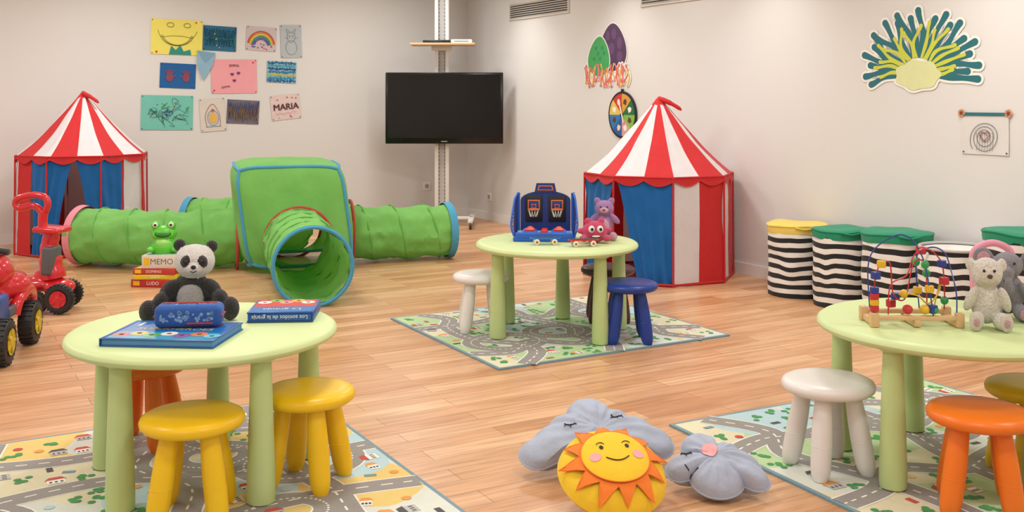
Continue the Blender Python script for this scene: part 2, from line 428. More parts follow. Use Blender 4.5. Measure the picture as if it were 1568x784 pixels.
# prize wheel
b=Build(); cols=['#1f6b3d','#d99c3c','#c63a34','#e0c45a','#2a7ab8','#2a5aa0','#d8a39c','#7fb84a']
b.add(lathe([(0,-.0),(.19,0),(.195,.004),(.195,.012),(.185,.014),(0,.014)],48),pl('wheel_black','#1c1a1c'))
for i in range(8):
    a0,a1=2*pi*i/8,2*pi*(i+1)/8
    b.add(poly([(0,0)]+[(.175*cos(a0+(a1-a0)*k/8),.175*sin(a0+(a1-a0)*k/8)) for k in range(9)],.0146),mat('wheel_%d'%i,cols[i],rough=.5))
    am=(a0+a1)/2; M=T(.115*cos(am),.115*sin(am),.015)@RZ(math.degrees(am)-90)
    b.add(poly([(-.02,-.022),(.02,-.022),(.022,.01),(0,.03),(-.022,.01)],0),mat('wheel_icon%d'%(i%3),['#f0ece6','#5a3a2a','#e8d8c0'][i%3],rough=.6),M)
b.add(ell(.02,.02,.012),pl('wheel_black','#1c1a1c'),T(0,0,.016)); b.add(box(.014,.2,.006,.002),pl('wheel_arrow','#e8e4de'),T(0,.03,.024)@RZ(20))
b.add(box(.03,.03,.01,.002),pl('wheel_black','#1c1a1c'),T(0,.2,.01))
b.finish('spinning_prize_wheel',M=on_right(2.81,1.104))

# ------------------------------------------------------------ circus tents
red=fab('tent_red','#cf272b',bump=.35,bscale=22,trans=.12); wht=fab('tent_white','#e4dfe2',bump=.35,bscale=22,trans=.12); blu=fab('tent_blue','#0f68b4',bump=.35,bscale=22,trans=.1)
def tent(loc,phi0,door,zE,zP,R=.52,stripe0=0,flap=1):
    b=Build(); h=pi/8
    def rr(a,R_=R):
        d=((a-phi0)%(pi/4))-h; return R_*cos(h)/cos(d)
    NS=16; sub=6
    for k in range(NS):
        a0=phi0+stripe0+2*pi*k/NS; m=red if k%2==0 else wht
        angs=[a0+2*pi/NS*i/sub for i in range(sub+1)]
        nz=14
        vs=[];fs=[]
        def clampa(a): return (a-door+pi)%(2*pi)-pi
        for j in range(nz+1):
            z=zE*j/nz
            for a in angs:
                w=1+.022*noise.noise(Vector((cos(a)*5+loc[0],sin(a)*5,z*3)))+.008*noise.noise(Vector((cos(a)*14,sin(a)*14,z*11+loc[0])))
                r=rr(a)*w*(1+.02*(1-j/nz)); vs.append((r*cos(a),r*sin(a),z))
        for j in range(nz):
            for i in range(sub):
                am=(angs[i]+angs[i+1])/2
                if abs(clampa(am))<pi/4-.005: continue
                q=j*(sub+1)+i; fs.append((q,q+1,q+sub+2,q+sub+1))
        if fs: b.add((vs,fs),m)
        vs=[];fs=[]; nr=14
        for j in range(nr+1):
            t=j/nr
            for a in angs:
                r=rr(a,R*1.015)*(1-t)*(1-.06*sin(pi*t))+.022*t
                rip=.014*sin(pi*t)*noise.noise(Vector((cos(a)*9,sin(a)*9,t*3+loc[0])))
                vs.append((r*cos(a),r*sin(a),zE+(zP-zE)*(t-.02*sin(pi*t))+rip))
        for j in range(nr):
            for i in range(sub): q=j*(sub+1)+i; fs.append((q,q+1,q+sub+2,q+sub+1))
        b.add((vs,fs),m)
        n=16; vs=[];fs=[]
        for i in range(n+1):
            a=a0+2*pi/NS*i/n; drop=.024+.036*abs(sin(pi*i/n*1.0)); r=rr(a,R*1.015)
            vs+=[(r*cos(a),r*sin(a),zE+.006),((r+.010)*cos(a),(r+.010)*sin(a),zE-drop)]
        for i in range(n): fs.append((2*i,2*i+1,2*i+3,2*i+2))
        b.add((vs,fs),red)
    for k in range(8):
        a=phi0+k*pi/4; r0=R*1.02
        b.add(tube([(r0*1.01*cos(a),r0*1.01*sin(a),.0),(r0*cos(a),r0*sin(a),zE)],.007,8),red)
    b.add(tube([(rr(phi0+2*pi*i/64)*1.02*cos(phi0+2*pi*i/64),rr(phi0+2*pi*i/64)*1.02*sin(phi0+2*pi*i/64),.012) for i in range(64)],.009,6,True),red)
    b.add(tube([(rr(phi0+2*pi*i/64)*1.02*cos(phi0+2*pi*i/64),rr(phi0+2*pi*i/64)*1.02*sin(phi0+2*pi*i/64),zE) for i in range(64)],.006,6,True),red)
    b.add(poly([(rr(phi0+2*pi*i/32)*cos(phi0+2*pi*i/32),rr(phi0+2*pi*i/32)*sin(phi0+2*pi*i/32)) for i in range(32)],.006),fab('tent_floor_red','#a82528'))
    for sd in(-1,1):
        vs=[];fs=[];nu=26;nz=20
        for j in range(nz+1):
            t=j/nz; z=.01+(zE-.01)*t
            inner=(pi/4)*(.40*(1-t)**.75) ; outer=pi/4
            for i in range(nu+1):
                q=i/nu; a=door+sd*(inner+(outer-inner)*q)
                r=rr(a)*(1.0)+.012*sin(q*24+t*2.2+sd)*(.25+.75*(1-t))+.012*noise.noise(Vector((q*4,t*5,sd+loc[0])))
                vs.append((r*cos(a),r*sin(a),z))
        for j in range(nz):
            for i in range(nu): q=j*(nu+1)+i; fs.append((q,q+1,q+nu+2,q+nu+1))
        b.add((vs,fs),blu)
    b.add(lathe([(.062,zP-.055),(.05,zP-.03),(.03,zP-.005),(.018,zP+.012),(0,zP+.018)],16),red)
    b.add(tube(catmull([(0,0,zP+.008),(.03*flap,-.03,zP+.0),(.1*flap,-.05,zP-.035),(.15*flap,-.06,zP-.07)],5),[.02]*3+[.018]*6+[.014]*5+[.008]*2,8),red)
    b.finish('circus_play_tent',loc=loc)
tent((-3.525,8.42,0),radians(-90-8),radians(-75.5),.785,1.275,R=.505,stripe0=.05)
tent((1.035,7.215,0),radians(-88),radians(-88-45),.715,1.225,R=.515,stripe0=-.38)

# ------------------------------------------------------------ play tunnel
green=fab('tunnel_green','#88cf6c',bump=.6,bscale=12,trans=.28,var=.14,vscale=5); dgn=fab('tunnel_rib','#62b048'); tblue=fab('tunnel_blue','#4a9ec6'); tpink=fab('tunnel_pink','#e08a9c'); tred=fab('tunnel_red','#b8473a')
root=bpy.data.objects.new('play_tunnel',None); scene.collection.objects.link(root)
def tunnel(name,pts,R,ring,seed):
    b=Build(); P=catmull([Vector(p) for p in pts],26)
    n=48; vs=[];fs=[]; s=0; hel=[]; PT=.25
    for i,p in enumerate(P):
        if i: s+=(P[i]-P[i-1]).length
        t=(P[min(i+1,len(P)-1)]-P[max(i-1,0)]).normalized(); side=t.cross(UP).normalized(); up=side.cross(t)
        for k in range(n):
            a=2*pi*k/n; ph=s/PT+k/n+seed
            r=R*(1-.085*abs(sin(pi*ph))**1.2)*(1+.10*noise.noise(Vector((s*7,cos(a)*3,sin(a)*3+seed)))+.045*noise.noise(Vector((s*22,cos(a)*7,sin(a)*7+seed))))
            vs.append(p+(side*cos(a)+up*sin(a))*r)
        a=2*pi*(-(s/PT+seed)); hel.append((p,side,up,a,s))
    for i in range(len(P)-1):
        for k in range(n): fs.append((i*n+k,i*n+(k+1)%n,(i+1)*n+(k+1)%n,(i+1)*n+k))
    b.add((vs,fs),green)
    hp=[]
    for q0,q1 in zip(hel,hel[1:]):
        for j in range(4):
            t=j/4; p=q0[0].lerp(q1[0],t); sd_=q0[1].lerp(q1[1],t); up=q0[2].lerp(q1[2],t); a=q0[3]+(q1[3]-q0[3])*t
            hp.append(p+(sd_*cos(a)+up*sin(a))*R*1.006)
    b.add(tube(hp,.0045,6),dgn)
    p=P[-1]; t=(P[-1]-P[-3]).normalized(); side=t.cross(UP).normalized(); up=side.cross(t)
    F=frame(side,up,t,p)
    b.add(lathe([(R+.004,-.05),(R+.008,-.02),(R+.012,0),(R,.008),(R-.012,0),(R-.008,-.04)],40),ring,F)
    o=b.finish(name); o.parent=root
R0=.215; cz=R0+.012
hubc=Vector((-1.64,7.62,0)); fd=Vector((.283,-.959,0)); sdv=Vector((.959,.283,0)); hw=.40; hh=.388
tunnel('tunnel_front',[hubc+fd*.38+UP*(cz+.01),hubc+fd*.8+UP*(cz+.01),hubc+fd*1.25+UP*(cz+.01),Vector((-1.175,6.05,cz+.013))],R0+.018,tblue,0)
tunnel('tunnel_right',[hubc+sdv*.38+UP*cz,hubc+sdv*.7+UP*(cz-.01),hubc+sdv*1.0+UP*(cz-.012),Vector((-.485,7.98,cz-.008))],R0-.01,tblue,.3)
tunnel('tunnel_left',[hubc-sdv*.36+UP*cz,hubc-sdv*.75+Vector((0,.07,0))+UP*(cz-.008),Vector((-2.75,7.5,cz-.008)),Vector((-3.20,7.6,cz))],R0-.006,tpink,.6)
tunnel('tunnel_rear',[hubc-fd*.38+UP*cz,hubc-fd*.7+UP*cz,Vector((-2.25,8.55,cz-.01)),Vector((-2.72,8.62,cz-.02))],R0-.02,tblue,.1)
b=Build(); ex=5.5
def sup(x,y,z):
    q=(abs(x)**ex+abs(y)**ex+abs(z)**ex)**(1/ex); return Vector((x/q*hw*1.04,y/q*hw*1.04,z/q*hh*1.03))
SH=Matrix.Identity(4); SH[0][2]=-.13
Mh=frame(sdv,-fd,UP,hubc+UP*(hh*1.03))@SH
for f in range(5):
    n=64; rings=14; vs=[];fs=[]
    hole=R0/hw if f<4 else 0.02
    for j in range(rings+1):
        for i in range(n):
            a=2*pi*i/n; c,s_=cos(a),sin(a); q=1/max(abs(c),abs(s_))
            vo=-(hh-cz)/hh if f<4 else 0
            u0,v0=hole*c,hole*s_+vo; u1,v1=q*c,q*s_
            t=j/rings; u=u0+(u1-u0)*t; v=v0+(v1-v0)*t
            if f==0: P_=(u,-1,v)
            elif f==1: P_=(1,u,v)
            elif f==2: P_=(-u,1,v)
            elif f==3: P_=(-1,-u,v)
            else: P_=(u,v,1)
            w=sup(*P_); w*=1+.035*noise.noise(Vector((w.x*5,w.y*5,w.z*5)))*sin(pi*t)-.03*sin(pi*t)*(.6+.4*sin(a*4))
            vs.append(w)
    for j in range(rings):
        for i in range(n): fs.append((j*n+i,(j+1)*n+i,(j+1)*n+(i+1)%n,j*n+(i+1)%n))
    b.add((vs,fs),green,Mh)
ed=[]
for a in(-1,1):
    for c in(-1,1): ed+=[[(a,c,t) for t in (-1+.1*i for i in range(21))],[(a,t,c) for t in (-1+.1*i for i in range(21))],[(t,a,c) for t in (-1+.1*i for i in range(21))]]
for e in ed: b.add(tube([sup(*q)*1.005 for q in e],.012,8),tblue,Mh)
for d,n_ in ((fd,0),(sdv,1),(-sdv,2),(-fd,3)):
    side=d.cross(UP); F=frame(side,UP,d,hubc+sdv*.02+d*(hw*1.035)+UP*cz); b.add(torus(R0+.024,.012),tred,F)
o=b.finish('hub_cube'); o.parent=root

# ------------------------------------------------------------ television on stand
b=Build(); alu=pl('stand_white_metal','#e2e1df',rough=.35); px,py=-.685,10.02
for x in(-.052,.052): b.add(box(.036,.05,2.4,.004),alu,T(x,0,1.26))
b.add(box(.075,.02,2.4,.0),pl('stand_slot','#b9b7b4'),T(0,.012,1.26))
for i in range(60): b.add(box(.005,.004,.014),dgrey,T(-.026,-.0,.16+i*.037)); b.add(box(.005,.004,.014),dgrey,T(.026,-.0,.16+i*.037))
b.add(box(.62,.05,.03,.006),alu,T(0,0,.075))
for x in(-.29,.29):
    b.add(box(.05,.56,.03,.006),alu,T(x,-.05,.075))
    for y in(-.3,.2):
        b.add(lathe([(0,-.012),(.03,-.012),(.034,-.006),(.034,.006),(.03,.012),(0,.012)],20),dgrey,T(x,y,.034)@RY(90)); b.add(box(.035,.03,.03,.005),alu,T(x,y,.058))
wd=mat('shelf_birch','#cda97c',rough=.5)
b.add(box(.62,.28,.02,.003),wd,T(.02,-.12,1.765)); b.add(box(.2,.06,.05,.004),alu,T(0,-.02,1.735))
b.add(box(.5,.04,.36,.004),dgrey,T(.01,-.045,1.15))
b.finish('television_stand',loc=(px,py,0))
b=Build(); scr=mat('tv_screen','#050607',rough=.12,var=.0)
b.add(box(1.14,.045,.69,.008),pl('tv_bezel','#0c0c0f',rough=.22)); b.add(box(1.09,.002,.615),scr,T(0,-0.0235,.018)); b.add(box(.9,.03,.5,.01),black,T(0,.012,0))
b.add(box(.06,.003,.008),pl('tv_logo','#9a9a9a'),T(0,-.0238,-.322))
b.finish('television',loc=(px+.03,py-.1,1.15))
b=Build(); b.add(box(.26,.16,.028,.004),black); b.add(box(.12,.002,.006),dgrey,T(0,-.081,0)); b.finish('media_player',loc=(px-.04,py-.13,1.79))
b=Build(); b.add(box(.2,.14,.035,.006),white); b.add(box(.14,.002,.006),dgrey,T(0,-.071,0)); b.finish('wifi_router',loc=(px+.2,py-.13,1.793))

# ------------------------------------------------------------ laundry baskets
bk=fab('basket_black','#1d1d20'); bw=fab('basket_white','#e6e3de')
def basket(x,y,r,h,lid,seed,op=False):
    b=Build(); n=48; nb=15; per=4
    for k in range(nb):
        vs=[];fs=[]
        for j in range(per+1):
            z=h*(k+j/per)/nb
            for i in range(n):
                a=2*pi*i/n; R_=r*(1+.03*sin(pi*z/h)+.05*noise.noise(Vector((cos(a)*2.2+seed,sin(a)*2.2,z*7)))+.015*noise.noise(Vector((cos(a)*7+seed,sin(a)*7,z*20))))
                zz=z+.020*noise.noise(Vector((cos(a)*2+seed,sin(a)*2,z*4+3)))*(sin(pi*z/h)); vs.append((R_*cos(a),R_*sin(a),zz))
        for j in range(per):
            for i in range(n): fs.append((j*n+i,j*n+(i+1)%n,(j+1)*n+(i+1)%n,(j+1)*n+i))
        b.add((vs,fs),bk if k%2==0 else bw)
    b.add(disc(r,.004),bk)
    m=fab('lid_'+lid[1:],lid,bump=.4,bscale=20)
    if op:
        b.add(torus(r,.008),m,T(0,0,h)); b.add(lathe([(0,h-.1),(r*.6,h-.07),(r*.97,h-.01)],n),bw)
        b.add(tube(catmull([(-r,0,h-.02),(-r*1.05,-.02,h-.1),(-r*.95,-.06,h-.02)],6),.008,8),bw)
    else:
        vs,fs=lathe([(r*1.03,h-.035),(r*1.05,h-.01),(r*1.045,h+.012),(r*.98,h+.02),(r*.6,h+.022),(r*.3,h+.02),(0,h+.02)],n)
        vs=[Vector((q[0],q[1],q[2]+.012*noise.noise(Vector((q[0]*7+seed,q[1]*7,0))))) for q in vs]
        b.add((vs,fs),m); b.add(tube([(q[0],q[1],q[2]) for q in vs[n*2:n*3]],.006,6,True),m)
        b.add(tube(catmull([(-.06,-r*1.05,h+.01),(0,-r*1.1,h+.0),(.06,-r*1.05,h+.01)],5),.006,6),m)
    b.finish('striped_laundry_basket',loc=(x,y,0))
basket(1.80,6.47,.175,.43,'#e6cd62',1); basket(1.975,6.13,.165,.44,'#1b8a66',2); basket(2.18,5.80,.185,.465,'#1b8a66',3); basket(2.37,5.46,.185,.44,'#b9b6b4',4,True); basket(2.55,5.12,.175,.555,'#1b8a66',5)

# ------------------------------------------------------------ tables and stools
tg=pl('table_green_plastic','#cde0a2',rough=.45,var=.03,bump=.03,bscale=300); tgl=pl('table_leg_green','#bfd492',rough=.45)
TH=.487; RUG=.0105
def table(x,y,angs,R=.345):
    b=Build()
    b.add(lathe([(0,TH),(.395,TH),(.412,TH-.003),(.422,TH-.010),(.425,TH-.019),(.421,TH-.029),(.408,TH-.036),(.39,TH-.038),(0,TH-.038)],72),tg)
    for a in angs:
        a=radians(a)
        b.add(lathe([(0,RUG),(.035,RUG),(.041,RUG+.004),(.0425,RUG+.02),(.042,.08),(.037,.25),(.031,TH-.06),(.030,TH-.037)],28),tgl,T(R*cos(a),R*sin(a),0))
        b.add(lathe([(.042,TH-.046),(.046,TH-.037)],24),tg,T(R*cos(a),R*sin(a),0))
    b.finish('kids_round_table',loc=(x,y,0))
table(-1.0,3.33,(243,315,27,99,171)); table(.235,5.368,(205,307,12,82,140),.34); table(1.46,3.42,(219,154,88,8,292))
sc={'y':'#f6c814','o':'#ef7a1c','w':'#e6e4e1','b':'#1a3a90','m':'#4a2630','l':'#eec420'}
def stool(x,y,c,rot):
    b=Build(); m=pl('stool_plastic_'+c,sc[c],rough=.36,bump=.02,bscale=300)
    b.add(lathe([(0,.300),(.10,.300),(.132,.297),(.145,.290),(.150,.279),(.148,.267),(.138,.258),(.118,.253),(0,.252)],56),m)
    for k in range(4):
        a=radians(rot+90*k); p0=Vector((.078*cos(a),.078*sin(a),.256)); p1=Vector((.124*cos(a),.124*sin(a),.0))
        n=14; pts=[p1+(p0-p1)*(i/n) for i in range(n+1)]
        rs=[.0235+.0095*sin(pi*min(1,(i/n)*.75+.22))**.8 for i in range(n+1)]; rs[0]=.022; rs[1]=.029
        vs=[];fs=[];q=22
        for p_,r_ in zip(pts,rs): vs+=[(p_.x+r_*cos(2*pi*i/q),p_.y+r_*sin(2*pi*i/q),p_.z) for i in range(q)]
        for j in range(n):
            for i in range(q): fs.append((j*q+i,j*q+(i+1)%q,(j+1)*q+(i+1)%q,(j+1)*q+i))
        fs.append(tuple(range(q-1,-1,-1))); b.add((vs,fs),m)
        pm=p1+(p0-p1)*.42
        b.add(torus(.0326,.0012,28,6),m,T(*pm))
    b.finish('kids_stool',loc=(x,y,RUG))
stool(-.936,3.0,'y',45+8); stool(-.65,3.257,'y',30); stool(-1.30,3.62,'o',40)
stool(-.165,5.43,'w',50); stool(.587,5.175,'b',45); stool(.53,5.66,'m',45)
stool(1.04,3.37,'w',62); stool(1.39,3.045,'o',25); stool(1.69,3.31,'l',50)

# ------------------------------------------------------------ rugs
def rug(o,ea,La,eb,Lb,seed,warm=0):
    rnd=random.Random(seed); b=Build(); W,Hh=La,Lb
    grass=fab('rug_grass','#b4d09c',var=.1); sandc=fab('rug_sand','#ddd8b8',var=.1); yel=fab('rug_yellow','#e2c878'); water=fab('rug_water','#b4d2da'); road=fab('rug_road','#93908c'); dash=fab('rug_dash','#f0efea'); bord=fab('rug_border','#7496a4'); pale=fab('rug_pale','#d6dcd2'); dg=fab('rug_tree','#3f9450'); rd=fab('rug_red','#c4463c'); gry=fab('rug_grey','#b9b9b7'); dk=fab('rug_ink','#4a4a4c'); orn=fab('rug_orange','#e09a4a')
    b.add(prism([(0,0),(W,0),(W,Hh),(0,Hh)],0,.008),bord)
    e=.015; z=[.0082]
    def nx(): z[0]+=.00003; return z[0]
    b.add(rect(e,e,W-e,Hh-e,nx()),pale)
    cl=lambda q:(min(max(q[0],e),W-e),min(max(q[1],e),Hh-e))
    def blobp(cx,cy,r,m,k=9,ir=.3):
        pts=[(cx+r*(1+rnd.uniform(-ir,ir))*cos(2*pi*i/k),cy+r*(1+rnd.uniform(-ir,ir))*sin(2*pi*i/k)) for i in range(k)]
        b.add(poly([cl((q.x,q.y)) for q in catmull([(x,y,0) for x,y in pts],5,True)],nx()),m)
    ms=[grass,sandc,water,pale,grass,pale,water,sandc,grass] if not warm else [yel,sandc,yel,water,pale,water,grass]
    nx_=int(W/.3)+1; ny_=int(Hh/.3)+1
    for i in range(nx_):
        for j in range(ny_):
            blobp((i+.5)*W/nx_+rnd.uniform(-.05,.05),(j+.5)*Hh/ny_+rnd.uniform(-.05,.05),rnd.uniform(.16,.24),rnd.choice(ms))
    paths=[]
    def wav(hor,pos):
        n=7; L_=W if hor else Hh; return [((e+(L_-2*e)*i/n),pos+rnd.uniform(-.09,.09)) if hor else (pos+rnd.uniform(-.09,.09),(e+(L_-2*e)*i/n)) for i in range(n+1)]
    k=max(2,int(Hh/.42))
    for j in range(k): paths.append((wav(True,(j+.5)*Hh/k),False))
    k=max(2,int(W/.42))
    for j in range(k): paths.append((wav(False,(j+.5)*W/k),False))
    for j in range(int(W*Hh*1.5)+1):
        cx,cy,r=rnd.uniform(.25,W-.25),rnd.uniform(.25,Hh-.25),rnd.uniform(.12,.19)
        paths.append(([(cx+r*cos(2*pi*i/10),cy+r*.85*sin(2*pi*i/10)) for i in range(10)],True))
    P2=[]
    for pth,c in paths:
        q=[cl((v.x,v.y)) for v in catmull([(x,y,0) for x,y in pth],8,c)]; P2.append((q,c)); b.add(strip(q,.100,nx(),c),dash)
    for q,c in P2: b.add(strip(q,.088,nx(),c),road)
    zz=nx()
    for q,c in P2:
        for i in range(0,len(q)-1,2): b.add(strip([q[i],q[i+1]],.007,zz),dash)
    zz=nx(); zz2=nx(); zz3=nx()
    segs=[p_ for q,_ in P2 for p_ in q[::2]]
    def free(x,y,d): return all((x-a)**2+(y-c_)**2>d*d for a,c_ in segs)
    cnt=0
    for t in range(1600):
        x,y=rnd.uniform(.05,W-.05),rnd.uniform(.05,Hh-.05)
        if not free(x,y,.066): continue
        kind=rnd.random(); M=T(x,y,zz)@RZ(rnd.choice([0,0,90,-20,15]))
        if kind<.45:
            for s_ in range(5): b.add(disc(.012,s_*.000008,10,rnd.uniform(-.026,.026),rnd.uniform(-.026,.026)),dg,M)
        elif kind<.7:
            w=rnd.uniform(.035,.055); b.add(rect(-w/2,-.02,w/2,.02,0),rnd.choice([dash,gry]),M); b.add(poly([(-w*.6,.018),(w*.6,.018),(w*.35,.042),(-w*.35,.042)],zz2-zz),rnd.choice([rd,rd,dk,orn]),M)
            for q in(-.3,0,.3): b.add(rect(q*w-.004,-.01,q*w+.004,.004,zz2-zz),dk,M)
        elif kind<.85: b.add(rect(-.02,-.01,.02,.01,0),rnd.choice([rd,dk,orn,bord]),M)
        else: b.add(disc(.016,0,12),rnd.choice([rd,orn,yel,water]),M)
        segs.append((x,y)); cnt+=1
        if cnt>80*W*Hh: break
    ea=Vector(ea+(0,)).normalized(); eb=Vector(eb+(0,)).normalized()
    b.finish('city_map_play_rug',M=frame(ea,eb,UP,Vector(o+(.0003,))))
rug((-.06,4.63),(.885,.466),1.37,(-.523,.853),1.25,3)
e1=Vector((.54,-.842)); e2=Vector((-.88,-.475)).normalized(); Tt=Vector((-.85,4.1))
o_=Tt+e1*1.75+e2*1.95; rug((o_.x,o_.y),tuple(-e2),1.95,tuple(-e1),1.75,8,1)
e1=Vector((.47,-.883)); e2=Vector((.895,.446)); Lc=Vector((.57,3.83)); o_=Lc+e1*1.6; rug((o_.x,o_.y),tuple(e2),1.35,tuple(-e1),1.6,21)

# ------------------------------------------------------------ pillows
cg=fab('cloud_fabric','#a8b3c8',bump=.6,bscale=22); ink1=fab('embroidery_dark','#2e2a33'); chk=fab('cheek_pink','#eeaaae'); sy=fab('sun_yellow','#f0c82a',bump=.4,bscale=18); so=fab('sun_orange','#f0802a',bump=.4,bscale=25)
def surf(geo,x,y):
    best=None
    for v in geo[0]:
        d=(v[0]-x)**2+(v[1]-y)**2
        if best is None or d<best[0]: best=(d,v[2])
    return best[1]
def catmull2(p): return [(q.x,q.y) for q in catmull([(x,y,0) for x,y in p],5)]
def cloud(circ,Tk,M,face,seed):
    b=Build(); out=circ_outline(circ); a,c=pillow(out,Tk,seed); b.add(a,cg); b.add(c,cg)
    b.add(tube([(x,y,0) for x,y in out],.003,6,True),cg)
    for (ex_,ey_,s_) in face['eyes']:
        pts=[(ex_+s_*cos(radians(q)),ey_-s_*.6*sin(radians(q))) for q in range(0,181,20)]
        b.add(tube([(x,y,surf(a,x,y)+.002) for x,y in pts],.0022,6),ink1)
        for q in(40,90,140):
            x,y=ex_+s_*cos(radians(q)),ey_-s_*.6*sin(radians(q)); x2,y2=ex_+1.5*s_*cos(radians(q)),ey_-s_*1.1*sin(radians(q)); b.add(tube([(x,y,surf(a,x,y)+.002),(x2,y2,surf(a,x2,y2)+.002)],.0016,5),ink1)
    for (cx_,cy_,r_) in face['cheeks']:
        o=[(cx_+r_*cos(2*pi*i/20),cy_+r_*sin(2*pi*i/20)) for i in range(20)]; b.add(polar(o,lambda x,y,q:surf(a,x,y)+.003,3,cx_,cy_),chk)
    if 'mouth' in face: b.add(tube([(x,y,surf(a,x,y)+.002) for x,y in catmull2(face['mouth'])],.002,6),ink1)
    b.finish('cloud_pillow',M=M,ground=.004)
cloud([(-.205,-.055,.058),(-.15,.0,.055),(-.10,.045,.055),(-.01,.10,.075),(.075,.055,.06),(.14,.02,.06),(.195,-.03,.06),(0,-.04,.12)],.06,T(.28,3.40,0)@RZ(6)@RX(30),{'eyes':[(-.09,.025,.018),(.07,.05,.018)],'cheeks':[]},1)
cloud([(-.115,-.02,.045),(-.055,.08,.055),(.03,.045,.05),(.09,.005,.045),(.12,-.05,.038),(0,-.04,.085)],.06,T(.64,3.20,0)@RZ(-8)@RX(24),{'eyes':[(-.095,.01,.015)],'cheeks':[(-.025,.015,.026)],'mouth':[(-.10,-.04),(-.08,-.055),(-.06,-.05)]},5)
b=Build(); n=80; R_=.165
out=[(R_*cos(2*pi*i/n),R_*sin(2*pi*i/n)) for i in range(n)]; a,c=pillow(out,.065,9,.8); b.add(a,sy); b.add(c,sy)
zf=lambda x,y,q=0:.065*max(0,1-(min(1,sqrt(x*x+y*y)/R_))**3)**.55
star=[]
for i in range(24):
    r_=(.168 if i%4==0 else .156) if i%2==0 else .106; an=2*pi*(i+.35*(i%2))/24
    star.append((r_*cos(an),r_*sin(an)))
star2=[]
for i in range(24):
    p0=Vector(star[i]);p1=Vector(star[(i+1)%24])
    for k in range(3): q=p0+(p1-p0)*k/3; star2.append((q.x,q.y))
b.add(polar(star2,lambda x,y,q:max(zf(x,y)*1.06,.025)+.010,12),so)
b.add(tube([(x,y,max(zf(x,y)*1.06,.025)+.009) for x,y in star2],.002,6,True),so)
fc=[(.103*cos(2*pi*i/48),.098*sin(2*pi*i/48)) for i in range(48)]
fz=lambda x,y,q=0: zf(x,y)*1.06+.013+.012*max(0,1-(x*x+y*y)/.0106)**.5
b.add(polar(fc,fz,10),sy); b.add(tube([(x,y,fz(x,y)) for x,y in fc],.002,6,True),so)
for s_ in(-1,1):
    o=[(s_*.04+.0065*cos(2*pi*i/12),.022+.008*sin(2*pi*i/12)) for i in range(12)]; b.add(polar(o,lambda x,y,q:fz(x,y)+.0015,2,s_*.04,.022),ink1)
    b.add(tube([(s_*.04+.013*cos(radians(q)),.03+.012*sin(radians(q)),fz(s_*.04,.03)+.001) for q in range(20,161,20)],.0013,5),ink1)
    o=[(s_*.066+.017*cos(2*pi*i/16),-.01+.016*sin(2*pi*i/16)) for i in range(16)]; b.add(polar(o,lambda x,y,q:fz(x,y)+.0015,3,s_*.066,-.01),chk)
b.add(tube([(x,-.032+x*x*12,fz(x,-.02)+.0012) for x in [-.035+.007*i for i in range(11)]],.0018,6),ink1)
b.finish('sun_pillow',M=T(.30,3.08,0)@RZ(12)@RX(27),ground=.004)

# ------------------------------------------------------------ table 1 objects
fb=fur('fur_black','#1b1a1c'); fw=fur('fur_white','#efece8',var=.1); fgp=fur('fur_palegrey','#b4b2b0')
b=Build()
P=[((0,.0,.07),(.062,.055,.07),fb),((0,-.022,.068),(.046,.048,.056),fgp),((0,0,.115),(.055,.045,.035),fb),
 ((.012,-.012,.190),(.067,.055,.058),fw),((.014,-.06,.172),(.027,.02,.02),fw),
 ((-.038,0,.244),(.021,.013,.021),fb),((.066,0,.237),(.021,.013,.021),fb),
 ((-.012,-.057,.197),(.016,.013,.020),fb,(0,25,0)),((.041,-.057,.195),(.016,.013,.020),fb,(0,-25,0)),
 ((-.066,-.02,.095),(.03,.026,.042),fb,(0,40,0)),((-.096,-.045,.062),(.024,.026,.036),fb,(0,20,0)),
 ((.066,-.02,.095),(.03,.026,.042),fb,(0,-40,0)),((.098,-.045,.068),(.026,.026,.032),fb,(0,-20,0)),
 ((-.08,-.04,.03),(.055,.036,.03),fb,(0,0,35)),((-.130,-.06,.036),(.030,.026,.038),fb),
 ((.08,-.04,.03),(.055,.036,.03),fb,(0,0,-35)),((.130,-.06,.036),(.031,.026,.040),fb),((0,.02,.03),(.07,.05,.03),fb)]
blob(b,P,.004,3)
b.add(ell(.009,.006,.007,2),black,T(.014,-.080,.180))
for x in(-.010,.039): b.add(ell(.005,.0035,.005,2),pl('eye_gloss','#4a3020',rough=.1),T(x,-.070,.198))
b.add(tube([(.004,-.078,.167),(.014,-.081,.162),(.024,-.078,.167)],.0014,5),black)
b.finish('panda_plush_toy',loc=(-1.082,3.455,TH+.001),rot=radians(12),ground=TH+.0005)
def dk1(b,w,d,z):
    b.add(rect(-w*.46,-d*.46,w*.46,d*.46,z),mat('cover_blue','#1668b8',rough=.3))
    b.add(rect(-w*.46,-d*.46,w*.46,-d*.1,z+.0002),mat('cover_teal','#2a93b8',rough=.3))
    for i,c in enumerate(('#d84a3a','#e9b93a','#5fb04a','#e8e4da','#8a4a9a','#e07a3a','#63c0d8')):
        b.add(disc(.026,z+.0005+.0001*i,18,-w*.38+i*.047,-d*.28+.02*(i%2)),mat('cover_'+c[1:],c,rough=.3)); b.add(disc(.008,z+.0013,10,-w*.38+i*.047,-d*.28+.02*(i%2)),ink1)
    addtext(b,'SUPERHEROES',.038,mat('cover_yellow','#e6d24a',rough=.3),T(0,d*.05,z+.0006))
    for i in range(6): b.add(rect(-w*.4+i*.05,d*.2,-w*.37+i*.05,d*.38,z+.0005),mat('cover_w%d'%(i%3),['#e8e4da','#63c0d8','#d84a3a'][i%3],rough=.3))
